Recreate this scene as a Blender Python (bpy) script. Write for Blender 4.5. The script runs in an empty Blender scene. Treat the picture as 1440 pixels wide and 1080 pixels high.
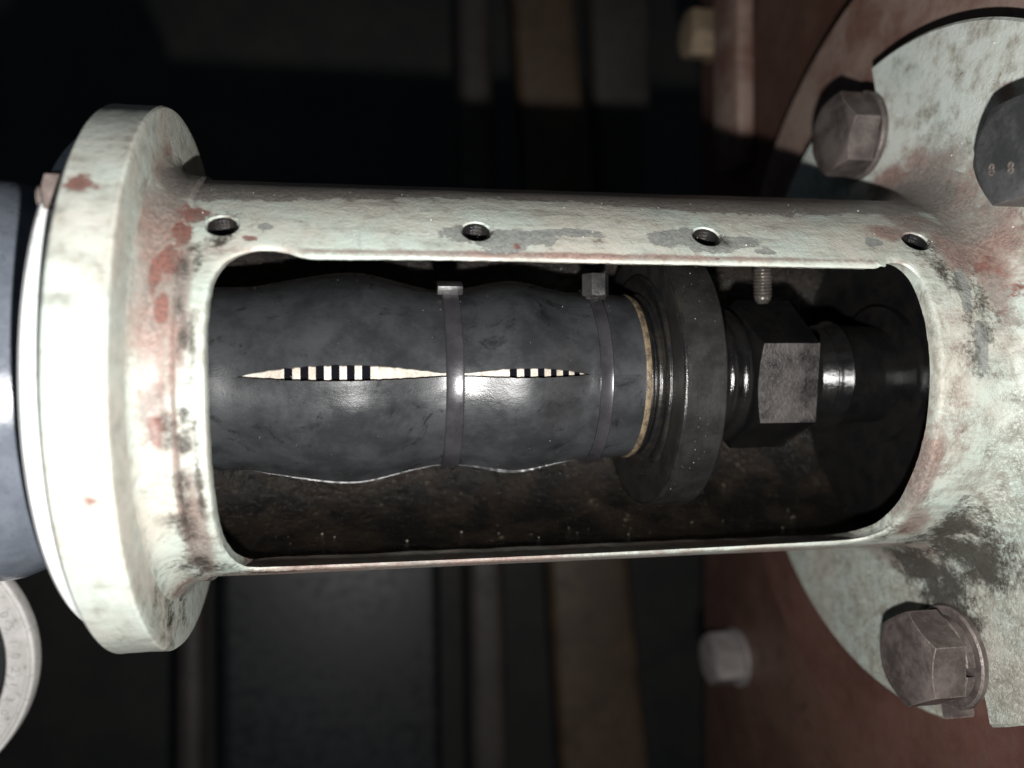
import bpy, bmesh, math, random
import numpy as np
from mathutils import Matrix, Vector, noise as mnoise

random.seed(7)
S = 0.001                       # everything below is written in millimetres
scene = bpy.context.scene
col = scene.collection

# ------------------------------------------------------------------ camera
cam_d = bpy.data.cameras.new('camera')
cam = bpy.data.objects.new('camera', cam_d); col.objects.link(cam)
YAW, PITCH, ROLL = -0.1701, -0.0087, -0.0072
Rm = (Matrix.Rotation(YAW, 3, 'Y') @ Matrix.Rotation(PITCH, 3, 'X') @ Matrix.Rotation(ROLL, 3, 'Z'))
cam.matrix_world = Matrix.Translation((0, 0, 271.08 * S)) @ Rm.to_4x4()
cam_d.sensor_width = 36.0
cam_d.lens = 1175.33 / 1440 * 36.0
cam_d.clip_start = 0.005
cam_d.clip_end = 20
cam_d.dof.use_dof = True
cam_d.dof.focus_distance = 0.248
cam_d.dof.aperture_fstop = 6.0
scene.camera = cam

# ------------------------------------------------------------------ light
world = bpy.data.worlds.new('World'); scene.world = world; world.use_nodes = True
bg = world.node_tree.nodes['Background']
bg.inputs[0].default_value = (0.62, 0.80, 1.0, 1); bg.inputs[1].default_value = 0.045
ld = bpy.data.lights.new('flash_lamp', 'POINT')
ld.energy = 6.4; ld.shadow_soft_size = 0.0035; ld.color = (1.0, 0.985, 0.965)
lamp = bpy.data.objects.new('flash_lamp', ld); col.objects.link(lamp)
lamp.location = (10 * S, -42 * S, 256 * S)
vs = scene.view_settings
vs.view_transform = 'Standard'; vs.look = 'None'; vs.exposure = 0; vs.gamma = 1
vs.use_curve_mapping = False
scene.cycles.use_denoising = True
scene.cycles.max_bounces = 6

# ------------------------------------------------------------------ node helpers
class NT:
    def __init__(self, name):
        self.m = bpy.data.materials.new(name); self.m.use_nodes = True
        self.t = self.m.node_tree; self.n = self.t.nodes
        self.b = self.n['Principled BSDF']
        tc = self.n.new('ShaderNodeTexCoord'); mp = self.n.new('ShaderNodeMapping')
        mp.inputs['Scale'].default_value = (1000, 1000, 1000)
        self.t.links.new(tc.outputs['Object'], mp.inputs['Vector'])
        oi = self.n.new('ShaderNodeObjectInfo')
        ad = self.n.new('ShaderNodeVectorMath'); ad.operation = 'ADD'
        ml = self.n.new('ShaderNodeMath'); ml.operation = 'MULTIPLY'; ml.inputs[1].default_value = 300
        self.t.links.new(oi.outputs['Random'], ml.inputs[0])
        self.t.links.new(mp.outputs[0], ad.inputs[0]); self.t.links.new(ml.outputs[0], ad.inputs[1])
        self.co = ad.outputs[0]; self.raw = mp.outputs[0]
    def link(self, a, b): self.t.links.new(a, b)
    def put(self, inp, v):
        if isinstance(v, bpy.types.NodeSocket): self.link(v, inp)
        elif isinstance(v, (tuple, list)) and len(v) == 3 and inp.type == 'RGBA': inp.default_value = (*v, 1)
        else: inp.default_value = v
    def noise(self, scale, detail=5, rough=.6, stretch=None, dist=0, raw=False):
        nd = self.n.new('ShaderNodeTexNoise')
        nd.inputs['Scale'].default_value = scale; nd.inputs['Detail'].default_value = detail
        nd.inputs['Roughness'].default_value = rough; nd.inputs['Distortion'].default_value = dist
        c = self.raw if raw else self.co
        if stretch:
            v = self.n.new('ShaderNodeVectorMath'); v.operation = 'MULTIPLY'; v.inputs[1].default_value = stretch
            self.link(c, v.inputs[0]); c = v.outputs[0]
        self.link(c, nd.inputs['Vector']); return nd.outputs['Fac']
    def voro(self, scale):
        nd = self.n.new('ShaderNodeTexVoronoi'); nd.inputs['Scale'].default_value = scale
        self.link(self.co, nd.inputs['Vector']); return nd.outputs['Distance']
    def attr(self, name):
        nd = self.n.new('ShaderNodeAttribute'); nd.attribute_name = name; return nd.outputs['Fac']
    def math(self, op, a, b=0.0, c=None):
        nd = self.n.new('ShaderNodeMath'); nd.operation = op
        self.put(nd.inputs[0], a); self.put(nd.inputs[1], b)
        if c is not None: self.put(nd.inputs[2], c)
        return nd.outputs[0]
    def step(self, v, lo, hi, a=0.0, b=1.0):
        nd = self.n.new('ShaderNodeMapRange'); nd.interpolation_type = 'SMOOTHSTEP'
        self.put(nd.inputs[0], v)
        for i, x in zip((1, 2, 3, 4), (lo, hi, a, b)): nd.inputs[i].default_value = x
        return nd.outputs[0]
    def mix(self, f, a, b):
        nd = self.n.new('ShaderNodeMix'); nd.data_type = 'RGBA'
        self.put(nd.inputs[0], f); self.put(nd.inputs[6], a); self.put(nd.inputs[7], b)
        return nd.outputs[2]
    def mixf(self, f, a, b):
        nd = self.n.new('ShaderNodeMix'); nd.data_type = 'FLOAT'
        self.put(nd.inputs[0], f); self.put(nd.inputs[2], a); self.put(nd.inputs[3], b)
        return nd.outputs[0]
    def out(self, color, rough=.5, metal=0., height=None, dist=.2, strength=1.0, spec=None):
        self.put(self.b.inputs['Base Color'], color); self.put(self.b.inputs['Roughness'], rough)
        self.put(self.b.inputs['Metallic'], metal)
        if spec is not None: self.put(self.b.inputs['Specular IOR Level'], spec)
        if height is not None:
            bp = self.n.new('ShaderNodeBump'); bp.inputs['Distance'].default_value = dist * S
            bp.inputs['Strength'].default_value = strength
            self.link(height, bp.inputs['Height']); self.link(bp.outputs[0], self.b.inputs['Normal'])
        return self.m

def make_paint():
    """pale green-grey enamel: chipped to primer and steel, gritty, greasy"""
    k = NT('pale_enamel')
    lowf = k.noise(.035, 4, .6); mid = k.noise(.16, 8, .65); fine = k.noise(.9, 6, .65); vf = k.noise(2.6, 3, .6)
    c = k.mix(k.step(lowf, .35, .65), (.39, .445, .40), (.40, .385, .335))
    c = k.mix(k.step(mid, .44, .80, 0, .75), c, (.25, .24, .205))
    drag = k.noise(.22, 8, .72, stretch=(.16, 1, 1), dist=.6)          # wiped-on grime along the tube
    c = k.mix(k.step(drag, .46, .72, 0, .74), c, (.165, .165, .14))
    hoop = k.noise(.24, 8, .72, stretch=(1, .22, .22), dist=.5)
    c = k.mix(k.step(hoop, .55, .76, 0, .50), c, (.22, .20, .165))
    scr = k.noise(1.3, 4, .6, stretch=(.12, 1, .5), dist=.3)
    c = k.mix(k.step(scr, .66, .72, 0, .45), c, (.58, .60, .54))
    # grit: dark crumbs clinging to the film
    gr = k.math('ADD', k.attr('grit'), k.math('MULTIPLY', k.math('SUBTRACT', mid, .5), 1.1))
    gsp = k.step(k.math('ADD', fine, k.math('MULTIPLY', k.math('SUBTRACT', vf, .5), .7)), .42, .60)
    gmask = k.math('MULTIPLY', k.step(gr, .30, .85), gsp)
    c = k.mix(k.math('MULTIPLY', gmask, .62), c, (.165, .148, .115))
    smear = k.noise(.07, 7, .68, dist=1.5)
    c = k.mix(k.math('MULTIPLY', k.step(smear, .50, .68, 0, .75), k.step(k.attr('grit'), .2, .5)), c, (.20, .18, .145))
    c = k.mix(k.math('MULTIPLY', k.attr('clean'), k.step(mid, .68, .40, 0, .85)), c, (.52, .56, .52))
    pin = k.step(k.noise(1.5, 2, .5), .70, .76)
    c = k.mix(k.math('MULTIPLY', pin, .7), c, (.09, .085, .075))
    def layer(name, amp, w=.05, sc=None):
        n_ = k.math('ADD', k.math('MULTIPLY', k.math('SUBTRACT', mid, .5), amp), k.math('MULTIPLY', k.math('SUBTRACT', fine, .5), amp * .55))
        return k.step(k.math('ADD', k.attr(name), n_), .5 - w, .5 + w)
    ba = layer('bare', 1.2); rd = layer('red', 1.9, .15); gs = layer('grease', 1.7, .30)
    # brown film: soft stain made of speckles, no hard rim
    bv = k.math('ADD', k.attr('brown'), k.math('ADD', k.math('MULTIPLY', k.math('SUBTRACT', mid, .5), .8), k.math('MULTIPLY', k.math('SUBTRACT', fine, .5), 1.0)))
    br = k.step(bv, .22, .78)
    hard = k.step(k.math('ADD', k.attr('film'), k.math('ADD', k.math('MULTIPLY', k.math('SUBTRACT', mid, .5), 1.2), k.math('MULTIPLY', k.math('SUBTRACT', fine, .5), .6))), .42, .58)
    bcol = k.mix(k.step(lowf, .4, .6), k.mix(k.step(fine, .35, .65), (.125, .100, .088), (.24, .20, .175)), k.mix(k.step(fine, .35, .65), (.135, .078, .064), (.26, .175, .15)))
    c = k.mix(k.math('MULTIPLY', br, .9), c, bcol)
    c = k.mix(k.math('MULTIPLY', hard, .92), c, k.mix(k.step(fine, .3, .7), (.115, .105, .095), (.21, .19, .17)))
    c = k.mix(ba, c, k.mix(k.step(fine, .3, .7), (.15, .16, .15), (.25, .255, .235)))
    c = k.mix(k.math('MULTIPLY', rd, .9), c, k.mix(k.step(fine, .35, .65), (.105, .052, .043), k.mix(k.step(mid, .4, .6), (.15, .085, .070), (.215, .085, .066))))
    c = k.mix(k.math('MULTIPLY', gs, .95), c, k.mix(fine, (.022, .021, .018), (.055, .048, .038)))
    r = k.mixf(gs, k.mixf(k.math('MAXIMUM', ba, rd), k.step(mid, .3, .7, .28, .46), .40), .20)
    lump = k.noise(.33, 4, .55)
    h = k.math('ADD', k.math('ADD', k.math('MULTIPLY', fine, .55), k.math('MULTIPLY', vf, .30)), k.math('MULTIPLY', lump, .7))
    h = k.math('SUBTRACT', h, k.math('MULTIPLY', k.math('MAXIMUM', ba, rd), .35))
    h = k.math('ADD', h, k.math('MULTIPLY', gmask, .5))
    h = k.math('ADD', h, k.math('MULTIPLY', k.math('MULTIPLY', gs, mid), 1.1))
    return k.out(c, r, 0, h, .42, .8)

def make_inner():
    """oily rust-brown bore"""
    k = NT('oily_bore')
    a = k.noise(.06, 6, .65); b = k.noise(.5, 6, .65); d = k.noise(1.7, 3, .6)
    c = k.mix(k.step(a, .4, .65), (.006, .0055, .005), (.018, .0135, .010))
    c = k.mix(k.step(k.math('ADD', a, k.math('MULTIPLY', k.math('SUBTRACT', b, .5), .5)), .68, .76), c, (.12, .105, .065))
    c = k.mix(k.step(d, .70, .74), c, (.30, .27, .22))
    h = k.math('ADD', b, k.math('MULTIPLY', d, .35))
    return k.out(c, k.step(b, .35, .65, .12, .30), 0, h, 1.2, .9)

def make_rubber(name, c0, c1, r0, r1, amp=.12):
    k = NT(name)
    a = k.noise(.07, 6, .65); b = k.noise(.45, 7, .7, stretch=(.5, 1, 1)); f = k.noise(2.2, 4, .6)
    sm = k.noise(.075, 7, .72, dist=.9)
    c = k.mix(k.step(a, .35, .65), c0, c1)
    c = k.mix(k.step(sm, .57, .70, 0, .75), c, tuple(v * .33 for v in c0))
    c = k.mix(k.step(f, .71, .76, 0, .6), c, (.20, .19, .17))
    r = k.math('ADD', k.step(a, .3, .7, r0, r1), k.math('MULTIPLY', k.step(sm, .57, .70), -.12))
    h = k.math('ADD', k.math('MULTIPLY', b, 1.0), k.math('MULTIPLY', f, .35))
    return k.out(c, r, 0, h, amp, .8)

def make_metal(name, c0, c1, r0=.3, r1=.55, metal=.6, amp=.2, sp=(.3, .27, .24), spk=.72, turned=0.0, edge=0.0):
    k = NT(name)
    a = k.noise(.12, 6, .65); b = k.noise(.8, 6, .65); f = k.noise(2.4, 3, .6)
    c = k.mix(k.step(a, .35, .65), c0, c1)
    c = k.mix(k.step(b, .55, .75, 0, .6), c, tuple(v * .45 for v in c0))
    c = k.mix(k.step(f, spk, spk + .05, 0, .8), c, sp)
    if edge:
        bv = k.n.new('ShaderNodeBevel'); bv.samples = 4; bv.inputs['Radius'].default_value = .55 * S
        ge = k.n.new('ShaderNodeNewGeometry'); dt = k.n.new('ShaderNodeVectorMath'); dt.operation = 'DOT_PRODUCT'
        k.link(bv.outputs[0], dt.inputs[0]); k.link(ge.outputs['Normal'], dt.inputs[1])
        em = k.math('MULTIPLY', k.step(k.math('SUBTRACT', 1.0, dt.outputs['Value']), .02, .10), k.step(b, .35, .6))
        c = k.mix(k.math('MULTIPLY', em, edge), c, (.42, .37, .33))
    h = k.math('ADD', b, k.math('MULTIPLY', f, .4))
    if turned:
        g1 = k.noise(.9, 3, .6, stretch=(1, .03, .03)); g2 = k.noise(.25, 2, .5, stretch=(1, .05, .05))
        h = k.math('ADD', k.math('MULTIPLY', h, .35), k.math('ADD', k.math('MULTIPLY', g1, turned), k.math('MULTIPLY', g2, turned * 2.5)))
    return k.out(c, k.step(a, .3, .7, r0, r1), metal, h, amp, .8 if not turned else 1.0)

def make_wall(name, c0, c1, rough=.6, amp=.5, sc=1.0):
    k = NT(name)
    a = k.noise(.02 * sc, 6, .65); b = k.noise(.12 * sc, 7, .65); f = k.noise(.9, 4, .6)
    c = k.mix(k.step(a, .38, .62), c0, c1)
    c = k.mix(k.step(b, .52, .72, 0, .7), c, tuple(v * .42 for v in c0))
    c = k.mix(k.step(f, .70, .75, 0, .5), c, (.24, .20, .17))
    return k.out(c, k.step(b, .3, .7, rough - .12, rough + .12), 0, k.math('ADD', b, k.math('MULTIPLY', f, .3)), amp, .7)

def make_dusty():
    """red oxide paint, its upper part under brown dust"""
    k = NT('dusty_red_paint')
    a = k.noise(.02, 6, .65); b = k.noise(.12, 7, .65); f = k.noise(.9, 4, .6)
    sx = k.n.new('ShaderNodeSeparateXYZ'); k.link(k.raw, sx.inputs[0])
    d = k.step(k.math('ADD', k.math('MULTIPLY', sx.outputs[1], .01), k.math('MULTIPLY', k.math('SUBTRACT', b, .5), 2.0)), -.3, .8)
    c = k.mix(k.step(a, .38, .62), (.060, .026, .020), (.085, .040, .031))
    c = k.mix(d, c, k.mix(k.step(a, .4, .6), (.12, .062, .048), (.20, .145, .12)))
    c = k.mix(k.step(b, .55, .72, 0, .5), c, (.05, .028, .024))
    c = k.mix(k.step(f, .70, .75, 0, .5), c, (.24, .20, .17))
    return k.out(c, k.step(b, .3, .7, .45, .7), 0, k.math('ADD', b, k.math('MULTIPLY', f, .3)), .5, .7)
M = dict(
    paint=make_paint(), bore=make_inner(),
    rubber=make_rubber('black_rubber', (.0165, .0172, .0185), (.030, .0315, .0335), .24, .40),
    band=make_rubber('dark_band', (.020, .019, .022), (.032, .030, .033), .22, .32, .06),
    hub=make_metal('oily_dark_steel', (.010, .010, .011), (.022, .019, .016), .22, .34, .3, .30, turned=1.6),
    disc=make_metal('dull_dark_steel', (.009, .009, .009), (.016, .015, .014), .36, .48, .2, .10),
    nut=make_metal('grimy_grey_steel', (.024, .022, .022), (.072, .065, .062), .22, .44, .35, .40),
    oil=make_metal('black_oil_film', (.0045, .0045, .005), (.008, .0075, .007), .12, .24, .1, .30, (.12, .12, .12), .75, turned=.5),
    bolt=make_metal('weathered_bolt_steel', (.072, .058, .054), (.150, .124, .115), .34, .5, .4, .28, (.30, .24, .19), .68, edge=.8),
    rusty=make_metal('rusty_bolt_steel', (.10, .075, .065), (.20, .165, .15), .45, .6, .15, .3),
    thread=make_metal('bright_thread_steel', (.17, .155, .14), (.28, .255, .23), .2, .34, .85, .08),
    cbolt=make_metal('dusty_grey_bolt', (.15, .135, .13), (.22, .20, .195), .4, .5, .2, .15),
    darkbolt=make_metal('blackened_bolt_steel', (.045, .046, .048), (.085, .086, .088), .36, .5, .3, .2, (.3, .3, .3), .72, edge=.5),
    steel=make_metal('grey_clamp_steel', (.035, .035, .036), (.075, .073, .07), .26, .4, .5, .2),
    crumb=make_wall('brown_grit', (.10, .085, .065), (.16, .14, .11), .5, .05),
    tan=make_wall('tan_rim', (.060, .045, .030), (.17, .13, .082), .32, .30, 20),
    pale=make_wall('pale_core', (.33, .29, .235), (.44, .40, .345), .4, .3, 8),
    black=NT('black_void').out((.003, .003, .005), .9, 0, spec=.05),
    motor=make_metal('motor_enamel', (.10, .112, .135), (.13, .145, .17), .16, .26, 0, .2, (.2, .2, .2), .74, turned=.25),
    gasket=make_wall('white_gasket', (.66, .68, .68), (.74, .75, .74), .4, .1, 3),
    red=make_wall('red_oxide_paint', (.070, .032, .022), (.105, .056, .040), .55, .5),
    brownred=make_dusty(),
    beam=make_wall('brown_frame_paint', (.026, .0145, .007), (.040, .024, .012), .6, .4),
    greybeam=make_wall('dull_frame_paint', (.016, .012, .010), (.023, .018, .015), .6, .4),
    dark=make_wall('dark_backdrop', (.010, .009, .0075), (.018, .0155, .012), .6, .4),
    slate=make_wall('slate_panel', (.0045, .005, .006), (.0065, .0072, .0085), .5, .2),
    ivory=make_wall('stained_white_plastic', (.44, .43, .41), (.56, .54, .52), .4, .15, 4),
    ink=make_wall('faded_grey_ink', (.30, .285, .27), (.36, .345, .33), .6, .05),
    yellow=make_wall('yellowish_plug', (.13, .095, .060), (.22, .165, .11), .5, .2),
    fibre=make_wall('white_fibre', (.75, .74, .68), (.8, .79, .74), .6, .02),
)

# ------------------------------------------------------------------ object helpers
def empty(name, loc=(0, 0, 0), label=None, cat=None, group=None):
    o = bpy.data.objects.new(name, None); col.objects.link(o)
    o.location = Vector(loc) * S; o.empty_display_size = .01
    if label: o['label'] = label
    if cat: o['category'] = cat
    if group: o['group'] = group
    return o
def mesh_obj(name, V, F, mat, parent=None, smooth=40, loc=None):
    me = bpy.data.meshes.new(name)
    me.from_pydata([tuple(c * S for c in v) for v in V], [], [tuple(f) for f in F])
    recalc(me); me.update()
    return finish(name, me, mat, parent, smooth, loc)
def finish(name, me, mat, parent=None, smooth=40, loc=None):
    for m_ in (mat if isinstance(mat, (list, tuple)) else [mat]): me.materials.append(m_)
    if smooth:
        me.polygons.foreach_set('use_smooth', [True] * len(me.polygons))
        me.set_sharp_from_angle(angle=math.radians(smooth))
    o = bpy.data.objects.new(name, me); col.objects.link(o)
    if loc is not None: o.location = Vector(loc) * S
    if parent is not None: o.parent = parent
    return o
def tag(o, label, cat, group=None, kind=None):
    o['label'] = label; o['category'] = cat
    if group: o['group'] = group
    if kind: o['kind'] = kind
    return o
def struct(o, kind='structure'):
    o['kind'] = kind; return o

def lathe(profile, n=96, wob=0.0, seed=0, t0=0., t1=360., cy=0., cz=0.):
    """profile: list of (x, r); revolved about the X axis. First/last with r=0 close the ends."""
    V, F = [], []
    closed = abs(t1 - t0) >= 359.9
    nt = n if closed else n + 1
    for (x, r) in profile:
        for j in range(nt):
            a = math.radians(t0 + (t1 - t0) * j / n)
            rr = r
            if wob: rr += wob * mnoise.noise(Vector((x * .3 + seed, math.sin(a) * 4, math.cos(a) * 4)))
            V.append((x, cy + rr * math.sin(a), cz + rr * math.cos(a)))
    for i in range(len(profile) - 1):
        for j in range(n):
            a, b = i * nt + j, i * nt + (j + 1) % nt
            c, d = (i + 1) * nt + (j + 1) % nt, (i + 1) * nt + j
            if profile[i][1] == 0: F.append((a, c, d))
            elif profile[i + 1][1] == 0: F.append((a, b, c))
            else: F.append((a, b, c, d))
    return V, F
def dense(profile, step=2.0):
    out = [profile[0]]
    for (x0, r0), (x1, r1) in zip(profile, profile[1:]):
        k = max(1, int(math.hypot(x1 - x0, r1 - r0) / step))
        out += [(x0 + (x1 - x0) * i / k, r0 + (r1 - r0) * i / k) for i in range(1, k + 1)]
    return out
def arcp(cx, cr, rad, a0, a1, n=6):
    return [(cx + rad * math.cos(math.radians(a0 + (a1 - a0) * i / n)), cr + rad * math.sin(math.radians(a0 + (a1 - a0) * i / n))) for i in range(n + 1)]
def box(x0, x1, y0, y1, z0, z1, bev=0.0):
    bm = bmesh.new(); bmesh.ops.create_cube(bm, size=1)
    for v in bm.verts:
        v.co = ((x0 + x1) / 2 + v.co.x * (x1 - x0), (y0 + y1) / 2 + v.co.y * (y1 - y0), (z0 + z1) / 2 + v.co.z * (z1 - z0))
    if bev: bmesh.ops.bevel(bm, geom=bm.edges[:], offset=bev, segments=2, affect='EDGES', profile=.5)
    V = [tuple(v.co) for v in bm.verts]; F = [tuple(l.index for l in f.verts) for f in bm.faces]
    bm.free(); return V, F
def join(*parts):
    V, F = [], []
    for v, f in parts:
        o = len(V); V += list(v); F += [tuple(i + o for i in q) for q in f]
    return V, F
def recalc(me):
    bm = bmesh.new(); bm.from_mesh(me); bmesh.ops.recalc_face_normals(bm, faces=bm.faces[:]); bm.to_mesh(me); bm.free()
def bool_cut(V, F, cutV, cutF):
    """returns a mesh with the cutter removed"""
    ms = []
    for v, f in ((V, F), (cutV, cutF)):
        me = bpy.data.meshes.new('work'); me.from_pydata([tuple(c * S * 100 for c in p) for p in v], [], f); recalc(me); ms.append(me)
    a = bpy.data.objects.new('work_a', ms[0]); b = bpy.data.objects.new('work_b', ms[1])
    col.objects.link(a); col.objects.link(b)
    md = a.modifiers.new('cut', 'BOOLEAN'); md.operation = 'DIFFERENCE'; md.solver = 'EXACT'; md.object = b
    dg = bpy.context.evaluated_depsgraph_get(); dg.update()
    me = bpy.data.meshes.new_from_object(a.evaluated_get(dg))
    bpy.data.objects.remove(a); bpy.data.objects.remove(b)
    me.transform(Matrix.Scale(.01, 4))
    return me
def hexrad(phi, af):
    return af / 2 / math.cos((phi + math.pi / 6) % (math.pi / 3) - math.pi / 6)
def hex_head(x_front, x_back, af, rot=0., n=72, chamf=.55):
    """hexagon along X, chamfered front at x_front (towards -X)"""
    ph = [2 * math.pi * i / n for i in range(n)]
    rc = af / 2 * .95
    rings = [(None,), ]
    V, F = [], []
    def ring(fn):
        s = len(V)
        for p in ph:
            x, r = fn(p); a = p + math.radians(rot)
            V.append((x, r * math.sin(a), r * math.cos(a)))
        return s
    r0 = ring(lambda p: (x_front, rc * .93))
    r1 = ring(lambda p: (x_front + .12, rc))
    r2 = ring(lambda p: (x_front + .12 + (hexrad(p, af) - rc) * chamf, hexrad(p, af)))
    r3 = ring(lambda p: (x_back - .3, hexrad(p, af)))
    r4 = ring(lambda p: (x_back, hexrad(p, af) * .97))
    for a, b in ((r0, r1), (r1, r2), (r2, r3), (r3, r4)):
        for i in range(n):
            j = (i + 1) % n; F.append((a + i, a + j, b + j, b + i))
    F.append(tuple(range(r0, r0 + n))[::-1]); F.append(tuple(range(r4, r4 + n)))
    return V, F
def screw_thread(length, r, pitch, depth, n=20):
    """ridged stud along X from 0 to length"""
    prof = [(0, 0), (0, r - depth)]
    k = int(length / pitch)
    for i in range(k):
        prof += [(i * pitch + pitch * .5, r), (i * pitch + pitch, r - depth)]
    prof += [(length, r - depth), (length, 0)]
    return lathe(prof, n)

# ------------------------------------------------------------------ wear maps on the housing (real positions in mm)
def add_wear(me):
    nv = len(me.vertices)
    P = np.empty(nv * 3, np.float32); me.vertices.foreach_get('co', P); P = P.reshape(-1, 3) / S
    x, y, z = P[:, 0], P[:, 1], P[:, 2]; th = np.degrees(np.arctan2(y, z)); r = np.hypot(y, z)
    att = {k: np.zeros(nv, np.float32) for k in ('red', 'bare', 'grease', 'brown', 'grit', 'film', 'clean')}
    tube = (r < 72) & (x > -55.22) & (x < 188.05)
    fade = np.clip(np.where(x < 60, (67 - r) / 5, (72 - r) / 9), 0, 1)
    def tb(key, bx, bt, sx, st, val=1.0):
        d = ((x - bx) / sx) ** 2 + ((th - bt) * 1.047 / st) ** 2
        att[key][:] = np.maximum(att[key], np.where(tube, val * np.exp(-d), 0))
    for b in [(27, 40.5, 9, 4), (36, 38, 10, 5.5), (45, 39.5, 9, 4.2), (55, 42, 9, 2.2), (63, 41.5, 5, 1.4), (83, 40, 7, 4),
              (90, 41, 7, 5), (96, 37.5, 9, 4), (105, 39.5, 8, 3.2), (148, 41, 4, 2.5), (-26, 41.5, 3, 1.5), (170, 24, 3, 8), (172, 8, 3, 10), (112, 36, 5, 1.5)]:
        tb('bare', *b, .95)
    for b in [(-43.5, 45, 4.5, 4.5), (-46, 37, 2.6, 5), (-29.9, 36.9, 2.2, 1.4), (-48, 30, 3, 5), (-49, 17, 2, 5), (-51, 24, 1.5, 6), (-50, -12, 2.5, 3.5), (-38, 43, 3.5, 2.5), (40, 35.5, .9, .9), (96.5, 33, 1.2, .7)]:
        tb('red', *b, 1.0)
    for b in [(-44, 9, 2.2, 6), (-43.5, -8, 2, 5), (-47.5, -12, 2.4, 6), (-44, -15, 2.6, 5), (-43, 33, 2.6, 3), (-45, 19, 1.8, 7),
              (-46, -39, 3.5, 10), (-45.5, -28, 2.2, 9), (-46, -58, 6, 10), (-43, -75, 10, 14), (170, 6, 3.2, 10), (168, 27, 2.5, 5), (174, 18, 5, 12),
              (176, -62, 9, 12), (-45, 28, 2, 4), (-41.5, 30, 2, 6), (-38, 36, 4, 2.5), (-41, -62, 3, 8), (-30, -68.5, 14, 2), (-41.5, -20, 1.3, 24), (-42, 5, 1.3, 12), (162, 36, 3, 4), (165, 30, 3, 7), (161, -58, 4, 6)]:
        tb('grease', *b, .62)
    for hx in (-36.9, 29.3, 95.5, 161.6): tb('grease', hx + .6, 40.5, 5.2, 5.0, .72)
    tb('grease', 180, -54, 9, 16, .85); tb('brown', 166, -10, 7, 40, .42); tb('brown', 163, 20, 5, 14, .45)
    # a grimy band along the shaded crown, a worn rounded end on the right
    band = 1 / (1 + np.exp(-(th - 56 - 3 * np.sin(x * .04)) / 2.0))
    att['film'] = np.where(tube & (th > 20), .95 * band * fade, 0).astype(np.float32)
    att['brown'] = np.maximum(att['brown'], np.where(tube & (th < -66), .55, 0)).astype(np.float32)
    for b in [(165, 52, 10, 8), (172, 40, 7, 16), (180, 30, 6, 20), (166, -50, 6, 10), (-50, 60, 8, 14), (-51, 42, 6, 20), (-51, 30, 5, 12), (-50, 18, 6, 24), (-50, -8, 4, 12), (-46.2, 10, 1.2, 40), (-46.2, -30, 1.2, 40), (-45, 20, 3, 25), (-44, -45, 4, 30), (30, -70, 90, 5), (60, 33, 110, 1.3), (155, 45, 9, 5), (160, -30, 4, 20)]:
        tb('brown', *b, 1.0)
    att['grit'] = np.maximum(att['grit'], np.where(tube & (x > 158), .45, np.where(tube & (x < -38), .34, .12))).astype(np.float32)
    # right flange face
    fr = (r >= 58) & (x > 176)
    def fb(key, by, bz, sy, sz, val):
        d = ((y - by) / sy) ** 2 + ((z - bz) / sz) ** 2
        att[key][:] = np.maximum(att[key], np.where(fr, val * np.exp(-d), 0))
    for b in [(67, 13, 14, 22), (54, 28, 14, 20), (40, 44, 16, 16), (70, -6, 8, 14), (84, 50, 4, 4)]: fb('brown', *b, .95)
    for b in [(24, 56, 7, 10), (30, 50, 5, 6)]: fb('red', *b, .5)
    for b in [(-66, 14, 9, 22), (-58, 38, 10, 18), (-74, 22, 9, 16), (-80, 30, 6, 10)]: fb('grease', *b, .95)
    att['grit'] = np.where(fr, np.clip(.30 + .0045 * (-y) + .30 * np.exp(-((r - 70) / 14) ** 2), .10, .75), att['grit']).astype(np.float32)
    att['clean'] = np.where(fr, np.clip((y - 58) / 25, 0, 1), att['clean']).astype(np.float32)
    # left flange
    fl = (r >= 62) & (x < -50)
    def lb(key, bx, by, bz, s, val):
        d = ((x - bx) / 4) ** 2 + ((y - by) / s) ** 2 + ((z - bz) / s) ** 2
        att[key][:] = np.maximum(att[key], np.where(fl, val * np.exp(-d), 0))
    for b in [(-55, 62, 22, 8), (-55, 52, 34, 9), (-55, 44, 46, 8)]: lb('brown', *b, .7)
    for b in [(-65, 45, 66, 4), (-60, -26, 74, 2.5), (-58, -34, 70, 1.8)]: lb('red', *b, .8)
    for b in [(-55, -66, 25, 9), (-55, -60, 40, 8), (-55, -69, 10, 8)]: lb('grease', *b, .55)
    att['clean'] = np.where(fl & (x < -55.6), .35, att['clean']).astype(np.float32)
    att['grit'] = np.where(fl, .22, att['grit']).astype(np.float32)
    for k, a in att.items():
        at = me.attributes.new(k, 'FLOAT', 'POINT'); at.data.foreach_set('value', a.astype(np.float32))

# ------------------------------------------------------------------ background machine
casing = empty('pump_casing', (216, 0, 0), 'rust red machine casing with round boss behind the slotted pale flange', 'machine casing')
def under(parent, V, F, name, mat, smooth=40):
    p = parent.location / S
    return mesh_obj(name, [(v[0] - p[0], v[1] - p[1], v[2] - p[2]) for v in V], F, mat, parent, smooth)
V, F = box(216, 250, -520, 520, -250, 240, 3); under(casing, V, F, 'wall_panel', M['red'])
V, F = lathe(dense([(216.2, 166), (203, 166), (200.5, 163.5), (200.5, 40)], 6), 128, .4); under(casing, V, F, 'boss', M['brownred'], 35)
V, F = box(205, 215.9, 120, 470, -205, -170, 3); under(casing, V, F, 'rib', M['brownred'])

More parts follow.
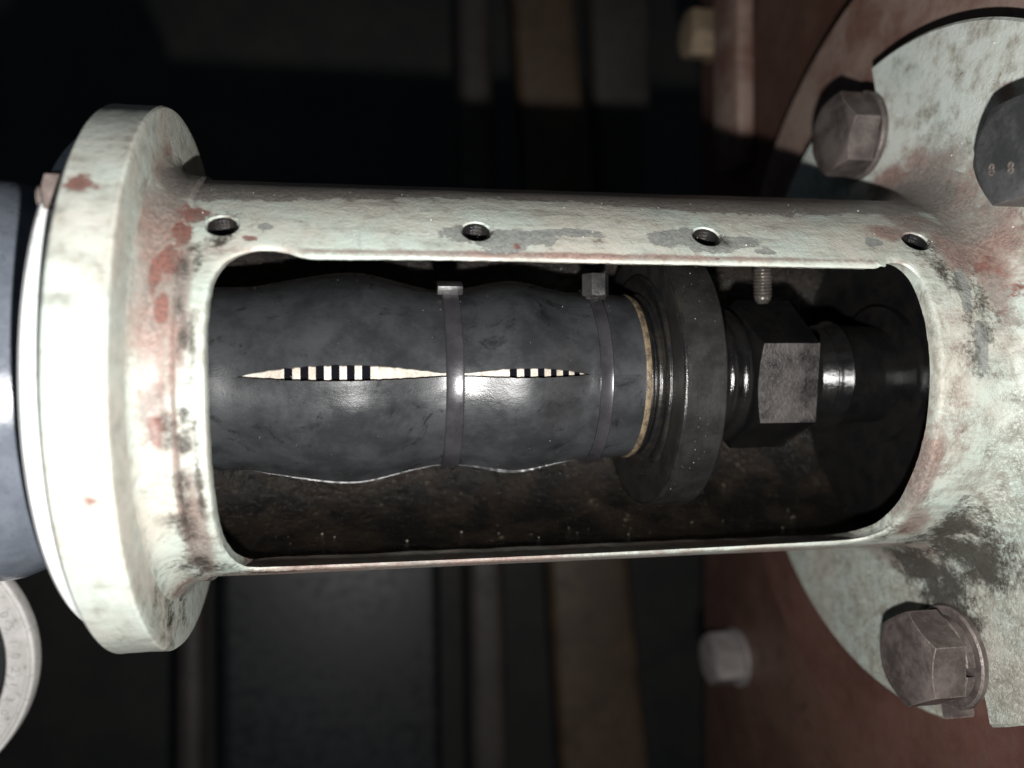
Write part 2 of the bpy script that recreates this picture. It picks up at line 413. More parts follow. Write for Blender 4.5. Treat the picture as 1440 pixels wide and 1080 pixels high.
def plain_bolt(name, loc, af, h, rot, mat, label, rotm=None):
    t = empty(name, loc, label, 'bolt', 'bolts on the red casing')
    V, F = hex_head(-h - 2.5, -2.5, af, rot); mesh_obj('head', V, F, mat, t, 30)
    V, F = lathe([(-2.5, 0), (-2.5, af * .58), (-2.2, af * .62), (.0, af * .62), (.2, 0)], 40); mesh_obj('washer', V, F, mat, t, 30)
    return t
plain_bolt('casing_bolt', (216, -168, -196), 27, 17, 0, M['cbolt'], 'blurred grey hex bolt on the dark red casing below the tube')
plain_bolt('casing_bolt', (216, 214, -228), 27, 16, 20, M['yellow'], 'blurred tan hex bolt on the casing near the top edge')

def member(name, pts_top, pts_bot, z, thick, mat, label, cat='frame member'):
    (a0, b0, y0), (a1, b1, y1) = pts_top, pts_bot
    bm = bmesh.new()
    front = [bm.verts.new((a0, y0, z)), bm.verts.new((b0, y0, z)), bm.verts.new((b1, y1, z)), bm.verts.new((a1, y1, z))]
    back = [bm.verts.new((v.co.x, v.co.y, z - thick)) for v in front]
    bm.faces.new(front); bm.faces.new(back[::-1])
    for i in range(4): bm.faces.new((front[i], back[i], back[(i + 1) % 4], front[(i + 1) % 4]))
    bmesh.ops.recalc_face_normals(bm, faces=bm.faces[:])
    bmesh.ops.bevel(bm, geom=bm.edges[:], offset=9, segments=4, affect='EDGES', profile=.5)
    bm.verts.ensure_lookup_table()
    V = [tuple(v.co) for v in bm.verts]; bm.verts.index_update(); F = [tuple(v.index for v in f.verts) for f in bm.faces]; bm.free()
    return tag(mesh_obj(name, V, F, mat), label, cat)
member('frame_upright', (60, 84, 420), (70, 98, -420), -300, 30, M['greybeam'], 'narrow dim brown upright far behind the tube')
member('frame_upright', (92, 132, 420), (140, 212, -420), -302, 24, M['beam'], 'wide brown slanted upright far behind the tube')
member('frame_upright', (160, 212, 420), (170, 214, 60), -330, 24, M['greybeam'], 'dim brown upright beside the casing at the top')
member('backing_panel', (-104, 50, -60), (-104, 52, -420), -330, 24, M['slate'], 'blue black panel below the tube in the background', 'panel')
member('thin_strip', (-124, -105, -60), (-130, -111, -420), -300, 19, M['greybeam'], 'thin grey upright strip below the left flange', 'strip')
V, F = box(-1500, 1500, -1500, 1500, -640, -620); struct(mesh_obj('background', V, F, M['dark'], None, 0))

# ------------------------------------------------------------------ coupling housing
WIN = [(-38.9, -1.2), (-39.1, 8.7), (-38.9, 17.3), (-38.1, 23.8), (-36.5, 27.8), (-33.8, 31.0), (-29.6, 33.1), (-25.3, 33.7), (-20.9, 33.1), (-16.4, 31.6), (-12.0, 31.2), (11.6, 31.5), (38.0, 31.6), (65.5, 31.4), (94.1, 31.3), (137.2, 31.1), (144.3, 31.0), (147.8, 32.6), (151.5, 33.2), (154.5, 32.2), (156.8, 29.3), (158.0, 24.9), (158.3, 19.8), (158.7, 13.7), (158.6, 6.8), (158.6, -2.8), (158.8, -12.5), (159.0, -24.0), (159.4, -35.0), (159.6, -45.7), (158.6, -55.4), (154.5, -61.5), (147.0, -63.9), (123.5, -65.0), (105.1, -65.8), (64.1, -66.6), (24.9, -66.7), (-4.2, -66.4), (-24.2, -66.0), (-32.9, -65.0), (-35.7, -61.5), (-37.7, -54.2), (-38.8, -46.5), (-39.1, -34.2), (-39.0, -21.8), (-39.0, -11.1)]
XA, XB, THC = -55.4, 188.2, -17.5
def r_out(x):
    if x < -45.6:
        st = min(1.0, (-45.6 - x) / .9); st = 1.1 * st * st * (3 - 2 * st)
        d = min(max(-48.9 - x, 0), 6.5); return 60 + st + 6.5 - math.sqrt(max(0, 42.25 - d * d))
    if x > 176:
        d = min(x - 176, 12.0); return 60 + 12 - math.sqrt(max(0, 144 - d * d))
    return 60.0
def catmull(pts, m=12):
    out = []; n = len(pts)
    for i in range(n):
        p0, p1, p2, p3 = [np.array(pts[(i + k) % n]) for k in (-1, 0, 1, 2)]
        for j in range(m):
            t = j / m
            out.append(.5 * ((2 * p1) + (-p0 + p2) * t + (2 * p0 - 5 * p1 + 4 * p2 - p3) * t * t + (-p0 + 3 * p1 - 3 * p2 + p3) * t ** 3))
    return np.array(out)
def resample(seg, n):
    d = np.concatenate([[0], np.cumsum(np.hypot(np.diff(seg[:, 0]), np.diff(seg[:, 1]) * 1.047))])
    t = np.linspace(0, d[-1], n + 1)
    return np.stack([np.interp(t, d, seg[:, 0]), np.interp(t, d, seg[:, 1])], 1)
N1, N2 = 230, 90
def window_loop():
    L = catmull(WIN)
    def idx(c): return int(np.argmin(np.hypot(L[:, 0] - c[0], (L[:, 1] - c[1]) * 1.047)))
    TL, TR, BR, BL = idx((-36, 29)), idx((157, 29)), idx((158.6, -55)), idx((-36, -61))
    def seg(a, b):
        return L[a:b + 1] if b >= a else np.concatenate([L[a:], L[:b + 1]])
    a = resample(seg(TL, TR), N1)[:-1]; b = resample(seg(TR, BR), N2)[:-1]
    c = resample(seg(BR, BL), N1)[:-1]; d = resample(seg(BL, TL), N2)[:-1]
    W = np.concatenate([a, b, c, d])
    for i in range(len(W)):
        q = Vector((W[i, 0] * .35, W[i, 1] * .35, 3)); q2 = Vector((W[i, 0] * 1.1, W[i, 1] * 1.1, 9))
        W[i, 0] += .14 * mnoise.noise(q) + .09 * mnoise.noise(q2)
        W[i, 1] += .16 * mnoise.noise(q + Vector((50, 0, 0))) + .09 * mnoise.noise(q2 + Vector((50, 0, 0)))
    return W
def rect_loop():
    t, b = THC + 180, THC - 180
    xs = np.linspace(XA, XB, N1 + 1)
    A = np.stack([xs[:-1], np.full(N1, t)], 1); C = np.stack([xs[::-1][:-1], np.full(N1, b)], 1)
    B = np.stack([np.full(N2, XB), np.linspace(t, b, N2 + 1)[:-1]], 1); D = np.stack([np.full(N2, XA), np.linspace(b, t, N2 + 1)[:-1]], 1)
    return np.concatenate([A, B, C, D])
def tube_mesh():
    W, B = window_loop(), rect_loop(); N = len(W)
    cen = np.array([60, -17.5])
    nrm = np.roll(W, -1, 0) - np.roll(W, 1, 0)
    nrm = np.stack([-nrm[:, 1] * 1.047, nrm[:, 0] / 1.047], 1); nrm[:, 0] *= 1.0
    nrm = nrm / np.hypot(nrm[:, 0], nrm[:, 1])[:, None]
    sgn = np.sign(((W - cen) * nrm).sum(1)); nrm *= sgn[:, None]
    V, F = [], []
    def pt(x, t, r):
        a = math.radians(t); V.append((x, r * math.sin(a), r * math.cos(a)))
    rings = []
    def add(loop, rf):
        s = len(V)
        for (x, t) in loop: pt(x, t, rf(x, t))
        rings.append(s)
    K = 56
    W1 = W + nrm * np.array([1.1, 1.05]); W2 = W + nrm * .35
    def ro(x, t):
        return r_out(x) + .10 * mnoise.noise(Vector((x * .06, t * .06, 1))) + .035 * mnoise.noise(Vector((x * .5, t * .5, 5)))
    for k in range(K, -1, -1):
        u = (k / K) ** 1.25
        add(W1 * (1 - u) + B * u, ro)
    add(W2, lambda x, t: 59.72); add(W, lambda x, t: 59.1)
    # bore side: milled straight down, so the bore edge keeps the same height
    Wi = W.copy(); Wi[:, 1] = np.degrees(np.arcsin(np.clip(60 * np.sin(np.radians(W[:, 1])) / 55.2, -.992, .992)))
    Wm = W * .45 + Wi * .55
    add(Wm, lambda x, t: 57.2)
    K2 = 34
    for k in range(0, K2 + 1):
        u = (k / K2) ** 1.2
        add(Wi * (1 - u) + B * u, lambda x, t: 55.2 + .25 * mnoise.noise(Vector((x * .1, t * .1, 20))))
    for a, b in zip(rings, rings[1:]):
        for i in range(N): F.append((a + i, a + (i + 1) % N, b + (i + 1) % N, b + i))
    # end rings between bore and outer skin
    o, q = rings[0], rings[-1]
    for i in list(range(N1, N1 + N2)) + list(range(2 * N1 + N2, N)):
        F.append((q + i, q + (i + 1) % N, o + (i + 1) % N, o + i))
    me = bpy.data.meshes.new('t'); me.from_pydata(V, [], F)
    bm = bmesh.new(); bm.from_mesh(me); bmesh.ops.remove_doubles(bm, verts=bm.verts[:], dist=.02)
    bmesh.ops.recalc_face_normals(bm, faces=bm.faces[:]); bm.verts.index_update()
    V = [tuple(v.co) for v in bm.verts]; F = [tuple(v.index for v in f.verts) for f in bm.faces]; bm.free()
    return V, F

TH_H = 41.5
HOLES = [-36.9, 29.3, 95.5, 161.6]
def radial(V, x, th, r):
    """local X axis -> outward radial direction at (x, th); origin at radius r"""
    a = math.radians(th); rad = Vector((0, math.sin(a), math.cos(a))); ax = Vector((1, 0, 0)); tg = rad.cross(ax)
    return [tuple(Vector((x, 0, 0)) + rad * (r + v[0]) + ax * v[1] + tg * v[2]) for v in V]
cuts = []
for hx in HOLES:
    cv, cf = lathe([(-9, 0), (-9, 3.75), (-.9, 3.75), (.25, 4.6), (3, 4.9), (3, 0)], 40, .12, hx)
    cuts.append((radial(cv, hx, TH_H, 60), cf))
tv, tf = tube_mesh()
cv, cf = join(*cuts)
tube_me = bool_cut(tv, tf, cv, cf)
add_wear(tube_me)
housing = empty('coupling_housing', (0, 0, 0), 'pale green steel tube housing with a long open inspection window and end flanges', 'housing')
tube = finish('tube', tube_me, [M['paint'], M['bore']], housing, 38)
mi = []
for p_ in tube_me.polygons:
    c_ = p_.center / S; r_ = math.hypot(c_.y, c_.z)
    hole = any(math.hypot(c_.x - hx, (math.degrees(math.atan2(c_.y, c_.z)) - TH_H) * 1.047) < 4.0 and r_ < 59.0 for hx in HOLES)
    mi.append(1 if (r_ < 55.9 or hole) else 0)
tube_me.polygons.foreach_set('material_index', mi)
for hx in HOLES:      # tapped thread inside each cover-plate hole
    prof = []
    for i in range(6): prof += [(-7 + i * 1.1, 3.72), (-6.45 + i * 1.1, 3.15)]
    prof += [(-.45, 3.72)]
    cv, cf = lathe(prof, 28)
    mesh_obj('threaded_hole', radial(cv, hx, TH_H, 60), cf, M['hub'], housing, 30)

# left round flange
prof = [(-55.25, 58), (-55.25, 78.9), (-55.45, 79.6), (-56.0, 80.0), (-68.3, 80.0), (-68.95, 79.4), (-68.95, 56)]
V, F = lathe(dense(prof, 1.6), 260, .16, 3)
me = bpy.data.meshes.new('motor_flange'); me.from_pydata([tuple(c * S for c in v) for v in V], [], F); recalc(me); add_wear(me)
finish('motor_flange', me, M['paint'], housing, 30)
# right slotted flange
prof = [(188.1, 56), (188.1, 116.4), (188.9, 117.3), (199.2, 117.3), (199.9, 116.6), (200.2, 56), (188.1, 56)]
V, F = lathe(dense(prof[:2], 1.7) + prof[2:], 300, .10, 11)
BOLTS = [(91.5, -23.0), (60.0, 72.0), (-92.5, 26.5), (-24, 94)]
slots = []
for (by, bz) in BOLTS:
    a = math.atan2(by, bz); r0 = math.hypot(by, bz)
    ol = []
    hw = 11.2
    for i in range(13):
        q = math.pi / 2 + math.pi * i / 12; ol.append((r0 - 2 + hw * math.cos(q), hw * math.sin(q)))
    ol += [(130, -hw), (130, hw)]
    n = len(ol)
    sv = [(xx, u * math.sin(a) - w * math.cos(a), u * math.cos(a) + w * math.sin(a)) for xx in (180, 215) for (u, w) in ol]
    sf = [tuple(range(n)), tuple(range(2 * n - 1, n - 1, -1))] + [(i, i + n, (i + 1) % n + n, (i + 1) % n) for i in range(n)]
    slots.append((sv, sf))
cv, cf = join(*slots)
me = bool_cut(V, F, cv, cf); add_wear(me)
# unpainted slot walls
me.materials.clear()
flr = finish('slotted_flange', me, [M['paint'], M['bolt']], housing, 30)
me.polygons.foreach_set('material_index', [1 if (189.0 < p_.center.x / S < 199.4 and math.hypot(p_.center.y, p_.center.z) / S < 115.5 and math.hypot(p_.center.y, p_.center.z) / S > 70) else 0 for p_ in me.polygons])

# ------------------------------------------------------------------ flange bolts
def flange_bolt(by, bz, rot, front, label, spring=True, mark=False, mat='bolt', af=27):
    mat = 'darkbolt' if mark else mat
    t = empty('flange_bolt', (188.1, by, bz), label, 'bolt', 'bolts in the slotted flange')
    wt = 2.6
    sp = 3.2 if spring else 0
    V, F = lathe([(-wt, 9.5), (-wt, 15.9), (-wt + .5, 16.4), (-.4, 16.4), (-.05, 16.0), (-.05, 9.5)], 64); mesh_obj('washer', V, F, M[mat], t, 30)
    if spring:
        V, F = lathe([(-wt - sp, 9), (-wt - sp, 13.2), (-wt - sp + .3, 13.6), (-wt - .3, 13.6), (-wt - .05, 13.2), (-wt - .05, 9)], 56, 0, 0, 4, 352)
        mesh_obj('spring_washer', V, F, M[mat], t, 30)
    V, F = hex_head(front - 188.1, -wt - sp - .05, af, rot); hd = mesh_obj('head', V, F, M[mat], t, 28)
    V, F = lathe([(-wt - 1, 8.8), (13.5, 8.8), (13.5, 0)], 28); mesh_obj('shank', V, F, M['bolt'], t, 40)
    if mark:
        for ch, (my, mz) in zip(('8', '8'), ((-5.4, -6.2), (-6.6, .8))):
            cu = bpy.data.curves.new('mark', 'FONT'); cu.body = ch; cu.size = 4.6 * S; cu.extrude = .14 * S; cu.align_x = 'CENTER'
            ob = bpy.data.objects.new('mark_tmp', cu); col.objects.link(ob)
            dg = bpy.context.evaluated_depsgraph_get(); me_ = bpy.data.meshes.new_from_object(ob.evaluated_get(dg))
            bpy.data.objects.remove(ob)
            mt = Matrix(((0, 0, -1, 0), (0, 1, 0, 0), (1, 0, 0, 0), (0, 0, 0, 1)))
            me_.transform(mt); me_.transform(Matrix.Translation(Vector((front - 188.1 - .1, my, mz)) * S))
            o = finish('grade_mark', me_, M['bolt'], None, 0); o.parent = hd
    return t
flange_bolt(*BOLTS[0], -20, 174.0, 'rusty grey hex bolt at the upper left rim of the slotted flange', spring=False)
flange_bolt(*BOLTS[1], 30, 170.0, 'grey hex bolt with stamped numerals on its head at the upper right edge', mark=True)
flange_bolt(*BOLTS[2], 0, 170.0, 'brown hex bolt in the slot at the lower rim of the flange')
# hex bolt behind the left flange
t = empty('motor_bolt', (-69.0, 43.5, 55.5), 'small rusty hex nut behind the rim of the left round flange', 'bolt')
V, F = hex_head(-5.6, -.05, 12, 10); mesh_obj('head', V, F, M['rusty'], t, 28)
V, F = screw_thread(2.2, 3.2, 1.0, .4); V = [(-v[0] - 5.5, v[1], v[2]) for v in V]; mesh_obj('stud_end', V, F, M['rusty'], t, 30)

# ------------------------------------------------------------------ motor at the left
motor = empty('motor', (-69, 0, 0), 'dark blue grey round motor body behind the left flange', 'motor')
V, F = lathe(dense([(-69.05, 0), (-69.05, 71.5), (-69.6, 72.5), (-75, 72.5), (-76, 71.5), (-76, 54)], 4), 128); under(motor, V, F, 'spigot_ring', M['gasket'], 30)
V, F = lathe([(-75.9, 49), (-78, 49.5), (-80, 50.4)] + [(-80 - i, 50.4 + i * .40) for i in range(1, 20)] + [(-101, 58.3), (-104, 58.6), (-230, 59), (-230, 0)], 128); under(motor, V, F, 'barrel', M['motor'], 40)
V, F = lathe([(-57.5, 0), (-57.5, 54.9), (-60, 54.9)], 64); under(motor, V, F, 'end_face', M['oil'], 30)

# stamped ring lying lower left
ringt = empty('stamped_ring', (-171, -103, -60), 'off white ring with faint stamped numerals below the motor, lower left', 'ring')
prof = [(-7, 39.5), (-.6, 39.5), (0, 40.2), (0, 46.3), (-.9, 46.9), (-.9, 47.5), (-.3, 48), (-.6, 49.2), (-2, 49.6), (-7, 49.2), (-7, 39.5)]
V, F = lathe(prof, 120); V = [(v[1], v[2], v[0]) for v in V]; mesh_obj('band', V, F, M['ivory'], ringt, 25)
V, F = lathe([(-6.5, 39.45), (-5.8, 30), (-5.2, 15), (-5, .4)], 64); V = [(v[1], v[2], v[0]) for v in V]; mesh_obj('dark_core', V, F, M['slate'], ringt, 25)
for i, ch in enumerate('05102130'):
    cu = bpy.data.curves.new('num', 'FONT'); cu.body = ch; cu.size = 4.2 * S; cu.extrude = .06 * S; cu.align_x = 'CENTER'; cu.align_y = 'CENTER'
    ob = bpy.data.objects.new('num_tmp', cu); col.objects.link(ob)
    dg = bpy.context.evaluated_depsgraph_get(); me_ = bpy.data.meshes.new_from_object(ob.evaluated_get(dg)); bpy.data.objects.remove(ob)
    a = math.radians(24 - i * 7.0)
    me_.transform(Matrix.Translation((43 * S * math.cos(a), 43 * S * math.sin(a), .04 * S)) @ Matrix.Rotation(a - math.pi / 2, 4, 'Z'))
    finish('numeral', me_, M['ink'], ringt, 0)

# ------------------------------------------------------------------ coupling inside the window
def smooth_interp(xs, ys, x):
    x = min(max(x, xs[0]), xs[-1])
    for i in range(len(xs) - 1):
        if x <= xs[i + 1]:
            t = (x - xs[i]) / (xs[i + 1] - xs[i]); t = t * t * (3 - 2 * t); return ys[i] + (ys[i + 1] - ys[i]) * t
    return ys[-1]
BX = [-56, -41, -5, 22, 28, 46, 66, 73, 85]
BY = [27.6, 28.4, 32.8, 28.2, 28.2, 30.8, 27.7, 27.5, 26.9]
def sleeve_r(x): return smooth_interp(BX, BY, x)
SLITS = [0.9, -77.0, 182.0, 94.0]
def slit_w(x, k):
    w = 0.0
    if -36 < x < 25:
        t = (x + 36) / 61; w = (2.35 if k == 0 else 2.6) * (math.sin(math.pi * t ** .92) ** .85)
        if x > 10 and k == 0: w = max(w, .6)
    if 24 < x < 65.5:
        t = (x - 24) / 41.5; w = max(w, (1.5 if k == 0 else 3.3) * math.sin(math.pi * t ** 1.15) ** .8)
        if x < 36 and k == 0: w = max(w, .5)
    return w
sleeve = empty('rubber_sleeve', (0, 0, 0), 'dark grey rubber coupling sleeve with gaping lengthwise slits inside the window', 'sleeve')
def pinch(x, th):
    v = 0.0
    for bx_ in (22.0, 27.9, 68.7, 73.3):
        v += .16 * math.exp(-((x - bx_) / 2.6) ** 2) * mnoise.noise(Vector((bx_, th * .11, 2))) * 2.0
    return v
def petal(th_hi, k_hi, th_lo, k_lo):
    nx, nt = 170, 26; V, F = [], []
    xs = [-56 + 141.0 * i / (nx - 1) for i in range(nx)]
    for layer in (0, 1):
        for x in xs:
            r = sleeve_r(x)
            whi, wlo = slit_w(x, k_hi) * (.62 if k_hi == 0 else 1), slit_w(x, k_lo) * (1.28 if k_lo == 0 else 1)
            jh = 1 + .16 * mnoise.noise(Vector((x * .5, k_hi, 4))) + .10 * mnoise.noise(Vector((x * 1.9, k_hi, 24))); jl = 1 + .16 * mnoise.noise(Vector((x * .5, k_lo, 14))) + .10 * mnoise.noise(Vector((x * 1.9, k_lo, 34)))
            a = th_hi - math.degrees(whi * jh / r); b = th_lo + math.degrees(wlo * jl / r)
            for j in range(nt):
                u = j / (nt - 1); th = a + (b - a) * u
                lip = .55 * (min(whi, 1.2) * math.exp(-(u * (nt - 1) / 1.4) ** 2) + min(wlo, 1.2) * math.exp(-((1 - u) * (nt - 1) / 1.4) ** 2))
                rr = r + lip * .9 + .18 * mnoise.noise(Vector((x * .05, th * .04, 7))) - (2.0 if layer else 0) + pinch(x, th)
                q = math.radians(th); V.append((x, rr * math.sin(q), rr * math.cos(q)))
    m = nx * nt
    for i in range(nx - 1):
        for j in range(nt - 1):
            a = i * nt + j
            F.append((a, a + 1, a + nt + 1, a + nt)); F.append((m + a, m + a + nt, m + a + nt + 1, m + a + 1))
        for j in (0, nt - 1):
            a = i * nt + j; F.append((a, a + nt, m + a + nt, m + a))
    for j in range(nt - 1):
        for i in (0, nx - 1):
            a = i * nt + j; F.append((a, a + 1, m + a + 1, m + a))
    return V, F
order = [(94.0, 3), (0.9, 0), (-77.0, 1), (-178.0, 2), (-266.0, 3)]
for (ta, ka), (tb_, kb) in zip(order, order[1:]):
    V, F = petal(ta, ka, tb_, kb)
    me = bpy.data.meshes.new('rubber_petal'); me.from_pydata([tuple(c * S for c in v) for v in V], [], F); recalc(me)
    finish('rubber_petal', me, M['rubber'], sleeve, 45)
V, F = lathe([(83.6, 25.2), (83.6, 27.0), (84.0, 27.3), (84.9, 27.25), (85.5, 26.9), (85.7, 25.2)], 96, .15); mesh_obj('end_rim', V, F, M['tan'], sleeve, 30)

core = empty('toothed_core', (0, 0, 0), 'pale toothed core showing white and black through the sleeve slits', 'coupling core')
GAPS1 = [(-23.4, -21.1), (-18.9, -16.6), (-14.6, -12.3), (-10.3, -8.0), (-6.0, -3.8), (-1.8, 0.6)]
GAPS2 = [(41.1, 43.2), (45.3, 47.3), (49.5, 51.6), (53.6, 55.5), (57.5, 59.5), (61.2, 63.0)]
xs = [-40] + [v for g in GAPS1 for v in g] + [24] + [26] + [v for g in GAPS2 for v in g] + [68]
for a, b in zip(xs[0::2], xs[1::2]):
    n = max(1, int((b - a) / 2)); pr = [(a, sleeve_r(a) - 5)]
    for i in range(n + 1):
        x = a + (b - a) * i / n; pr.append((x, sleeve_r(x) - 2.15))
    pr.append((b, sleeve_r(b) - 5))
    V, F = lathe(pr, 72); mesh_obj('tooth_ring', V, F, M['pale'], core, 30)
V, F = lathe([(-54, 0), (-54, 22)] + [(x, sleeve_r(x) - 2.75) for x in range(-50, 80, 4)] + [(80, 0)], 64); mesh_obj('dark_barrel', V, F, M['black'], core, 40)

def clamp(x0, x1, head_label, r_in, hexhead):
    t = empty('clamp_band', ((x0 + x1) / 2, 0, 0), head_label, 'clamp', 'clamp bands on the rubber sleeve')
    w = (x1 - x0) / 2
    V, F = lathe([(-w, r_in - .8), (-w, r_in + .75), (-w + .35, r_in + 1.05), (-w + .8, r_in + .92), (w - .8, r_in + .92), (w - .35, r_in + 1.05), (w, r_in + .75), (w, r_in - .8)], 120, .06)
    mesh_obj('band', V, F, M['band'], t, 30)
    a = math.radians(64); rr = r_in + 1
    base = Vector((0, rr * math.sin(a), rr * math.cos(a)))
    if hexhead:
        V, F = box(-3.3, 3.3, -.5, 3.0, -3.2, 3.2, .5)
        V = [tuple(base + Vector((v[0], v[1] * math.sin(a) + v[2] * math.cos(a), v[1] * math.cos(a) - v[2] * math.sin(a)))) for v in V]
        mesh_obj('housing_block', V, F, M['hub'], t, 30)
        V, F = hex_head(-7.2, 0, 7.4, 0)
        V = [(v[1], v[0], v[2]) for v in V]
        V = [tuple(base + Vector((v[0], v[1] + 6.4, v[2] + 2.2))) for v in V]; mesh_obj('screw_head', V, F, M['steel'], t, 28)
    else:
        V, F = box(-4.0, 4.0, -.5, 2.6, -2.6, 2.6, .5)
        V = [tuple(base + Vector((v[0], v[1] * math.sin(a) + v[2] * math.cos(a), v[1] * math.cos(a) - v[2] * math.sin(a)))) for v in V]
        mesh_obj('housing_block', V, F, M['steel'], t, 30)
    return t
clamp(22.3, 27.6, 'dark clamp band around the middle of the rubber sleeve between the two slits', 28.6, False)
clamp(69.0, 73.0, 'dark clamp band with hex screw head near the right end of the rubber sleeve', 27.7, True)

hub = empty('coupling_hub', (90, 0, 0), 'black oily grooved hub with a large disc beside the rubber sleeve', 'hub')
V, F = lathe([(84, 20), (85.2, 26.0)] + arcp(86.0, 25.9, .8, 170, 20, 6) + [(87.0, 25.2), (87.6, 25.2)] + arcp(88.4, 26.6, .9, 190, 60, 6) + [(89.3, 28.5)] + arcp(89.1, 33.0, .8, 190, 80, 5) + [(90, 34)], 120, .08); under(hub, V, F, 'grooved_collar', M['hub'], 25)
V, F = lathe([(89.4, 25), (89.4, 42.0), (90.6, 43.45), (102.2, 43.5), (102.8, 43.0), (103.0, 20)], 128, .05); under(hub, V, F, 'disc', M['disc'], 25)
V, F = lathe(arcp(90.35, 42.65, 1.02, 185, 85, 8), 160, .12); under(hub, V, F, 'disc_edge', M['hub'], 60)
shaft = empty('pump_shaft', (145, 0, 0), 'black oily shaft with large hex nut at the right of the window', 'shaft')
V, F = lathe([(102.5, 19), (112.5, 19)] + arcp(115.4, 18.2, 3.0, 170, 60, 8) + [(117.0, 20.2)] + arcp(119.6, 19.4, 3.0, 165, 60, 8) + [(122, 20)], 72, .15); under(shaft, V, F, 'collar', M['oil'], 25)
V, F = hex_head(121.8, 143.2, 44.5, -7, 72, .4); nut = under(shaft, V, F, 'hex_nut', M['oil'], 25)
nut.data.materials.append(M['nut'])      # paler front flat; shade of the tilted flats is put into their black colour
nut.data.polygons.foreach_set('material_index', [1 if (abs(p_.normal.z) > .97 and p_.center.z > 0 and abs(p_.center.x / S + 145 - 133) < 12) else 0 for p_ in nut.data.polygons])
pr = [(143, 15)]
for i in range(5): pr += [(143.2 + i * 1.1, 15.6), (143.75 + i * 1.1, 16.6), (144.2 + i * 1.1, 15.7)]
pr += [(149, 15.0), (151, 16.0), (153.2, 17.2), (153.6, 16.6), (154, 16.6), (156, 17.6), (158, 18.7), (158.6, 18.6), (159, 17), (176, 17), (177, 24), (188, 24)]
V, F = lathe(pr, 72, .16); under(shaft, V, F, 'threaded_end', M['oil'], 25)
V, F = lathe([(180, 20), (180, 55), (186, 55)], 72); under(shaft, V, F, 'bearing_cover', M['oil'], 25)
st = empty('set_screw', (125, 51, 20), 'bright threaded set screw pointing down from the top of the window', 'screw')
V, F = screw_thread(27, 3.0, 1.05, .42, 28)
V = [(v[1], -v[0], v[2]) for v in V]; mesh_obj('thread', V, F, M['thread'], st, 20)
V, F = lathe([(0, 2.5), (1.2, 1.6), (1.4, 0)], 24); V = [(v[1], -27 - v[0], v[2]) for v in V]; mesh_obj('tip', V, F, M['thread'], st, 30)

# ------------------------------------------------------------------ small things
def strand(name, pts, rad, mat, label, cat):
    P = [Vector(p) for p in pts]; Q = []
    for i in range(len(P) - 1):
        p0 = P[max(i - 1, 0)]; p1 = P[i]; p2 = P[i + 1]; p3 = P[min(i + 2, len(P) - 1)]
        for j in range(6):
            t = j / 6; Q.append(.5 * ((2 * p1) + (p2 - p0) * t + (2 * p0 - 5 * p1 + 4 * p2 - p3) * t * t + (-p0 + 3 * p1 - 3 * p2 + p3) * t ** 3))
    Q.append(P[-1]); V, F = [], []
    for i, q in enumerate(Q):
        d = (Q[min(i + 1, len(Q) - 1)] - Q[max(i - 1, 0)]).normalized(); s = d.orthogonal().normalized(); u = d.cross(s)
        for j in range(6):
            a = j * math.pi / 3; V.append(tuple(q + (s * math.cos(a) + u * math.sin(a)) * rad))
    for i in range(len(Q) - 1):
        for j in range(6): F.append((i * 6 + j, i * 6 + (j + 1) % 6, (i + 1) * 6 + (j + 1) % 6, (i + 1) * 6 + j))
    return tag(mesh_obj(name, V, F, mat, None, 60), label, cat)
strand('fibre_strand', [(187.7, 52.2, 44.2), (187.5, 48.6, 44.8), (187.7, 44.9, 44.2), (187.4, 42.6, 46.3), (187.6, 42.2, 49.7), (187.5, 43.2, 53.6)], .22, M['fibre'], 'thin white fibre stuck on the flange below the stamped bolt', 'fibre')

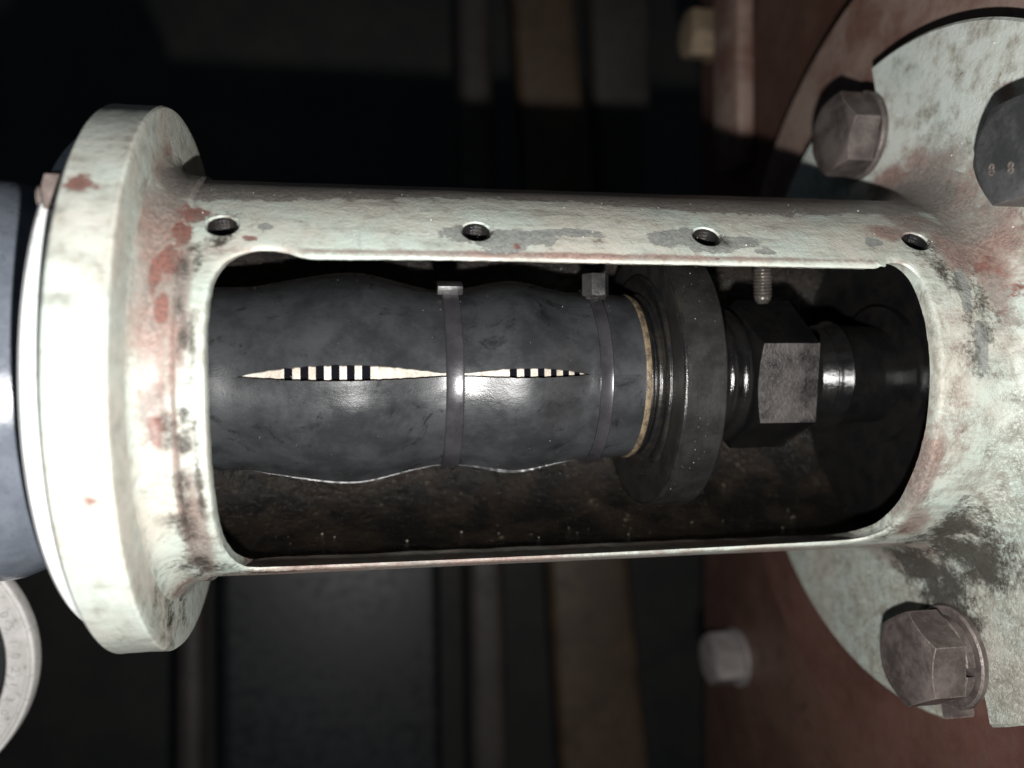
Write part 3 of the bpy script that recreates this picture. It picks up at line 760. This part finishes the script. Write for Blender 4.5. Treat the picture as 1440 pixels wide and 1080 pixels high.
# crumbs of grit and dried paint lying on the bore, the sleeve, the tube and the flange
def crumbs(name, spots, mat, label):
    V, F = [], []
    base = [(1, 0, 0), (-1, 0, 0), (0, 1, 0), (0, -1, 0), (0, 0, 1), (0, 0, -1)]
    tri = [(0, 2, 4), (2, 1, 4), (1, 3, 4), (3, 0, 4), (2, 0, 5), (1, 2, 5), (3, 1, 5), (0, 3, 5)]
    for p, sz in spots:
        o = len(V); rot = Matrix.Rotation(random.random() * 6.28, 3, Vector((random.random() - .5, random.random() - .5, random.random() + .01)).normalized())
        for b in base:
            q = Vector((b[0] * (.6 + random.random() * .8), b[1] * (.5 + random.random() * .6), b[2] * (.35 + random.random() * .4))) * sz
            V.append(tuple(Vector(p) + rot @ q))
        F += [tuple(i + o for i in t_) for t_ in tri]
    o = mesh_obj(name, V, F, mat, None, 0)
    return tag(o, label, 'grit', kind='stuff')
def on_cyl(x, th, r): a = math.radians(th); return (x, r * math.sin(a), r * math.cos(a))
sp = []
for i in range(150):
    sp.append((on_cyl(random.uniform(-40, 158), random.uniform(-172, -96), 55.0), .12 + .45 * random.random() ** 3))
for i in range(90):
    x = random.uniform(-38, 80); sp.append((on_cyl(x, random.uniform(-75, 70), sleeve_r(x) + .1), .08 + .2 * random.random() ** 3))
for i in range(60): sp.append((on_cyl(random.uniform(90, 158), random.uniform(-60, 60), 17 if False else 55.0 - 0.0), .1) if False else (on_cyl(random.uniform(91, 102), random.uniform(-60, 50), 43.6), .08 + .2 * random.random() ** 3))
crumbs('grit_crumbs', sp, M['crumb'], 'fine grey grit crumbs scattered inside the window on bore and sleeve')
sp = []
for i in range(220):
    a = random.uniform(-110, 100); r_ = random.uniform(73, 114)
    sp.append(((187.95, r_ * math.sin(math.radians(a)), r_ * math.cos(math.radians(a))), .08 + .35 * random.random() ** 4))
for i in range(120):
    sp.append((on_cyl(random.uniform(-44, 172), random.uniform(34, 62), 60.05), .06 + .22 * random.random() ** 3))
crumbs('paint_crumbs', sp, M['ivory'], 'pale paint and dust crumbs on the tube strip and slotted flange')
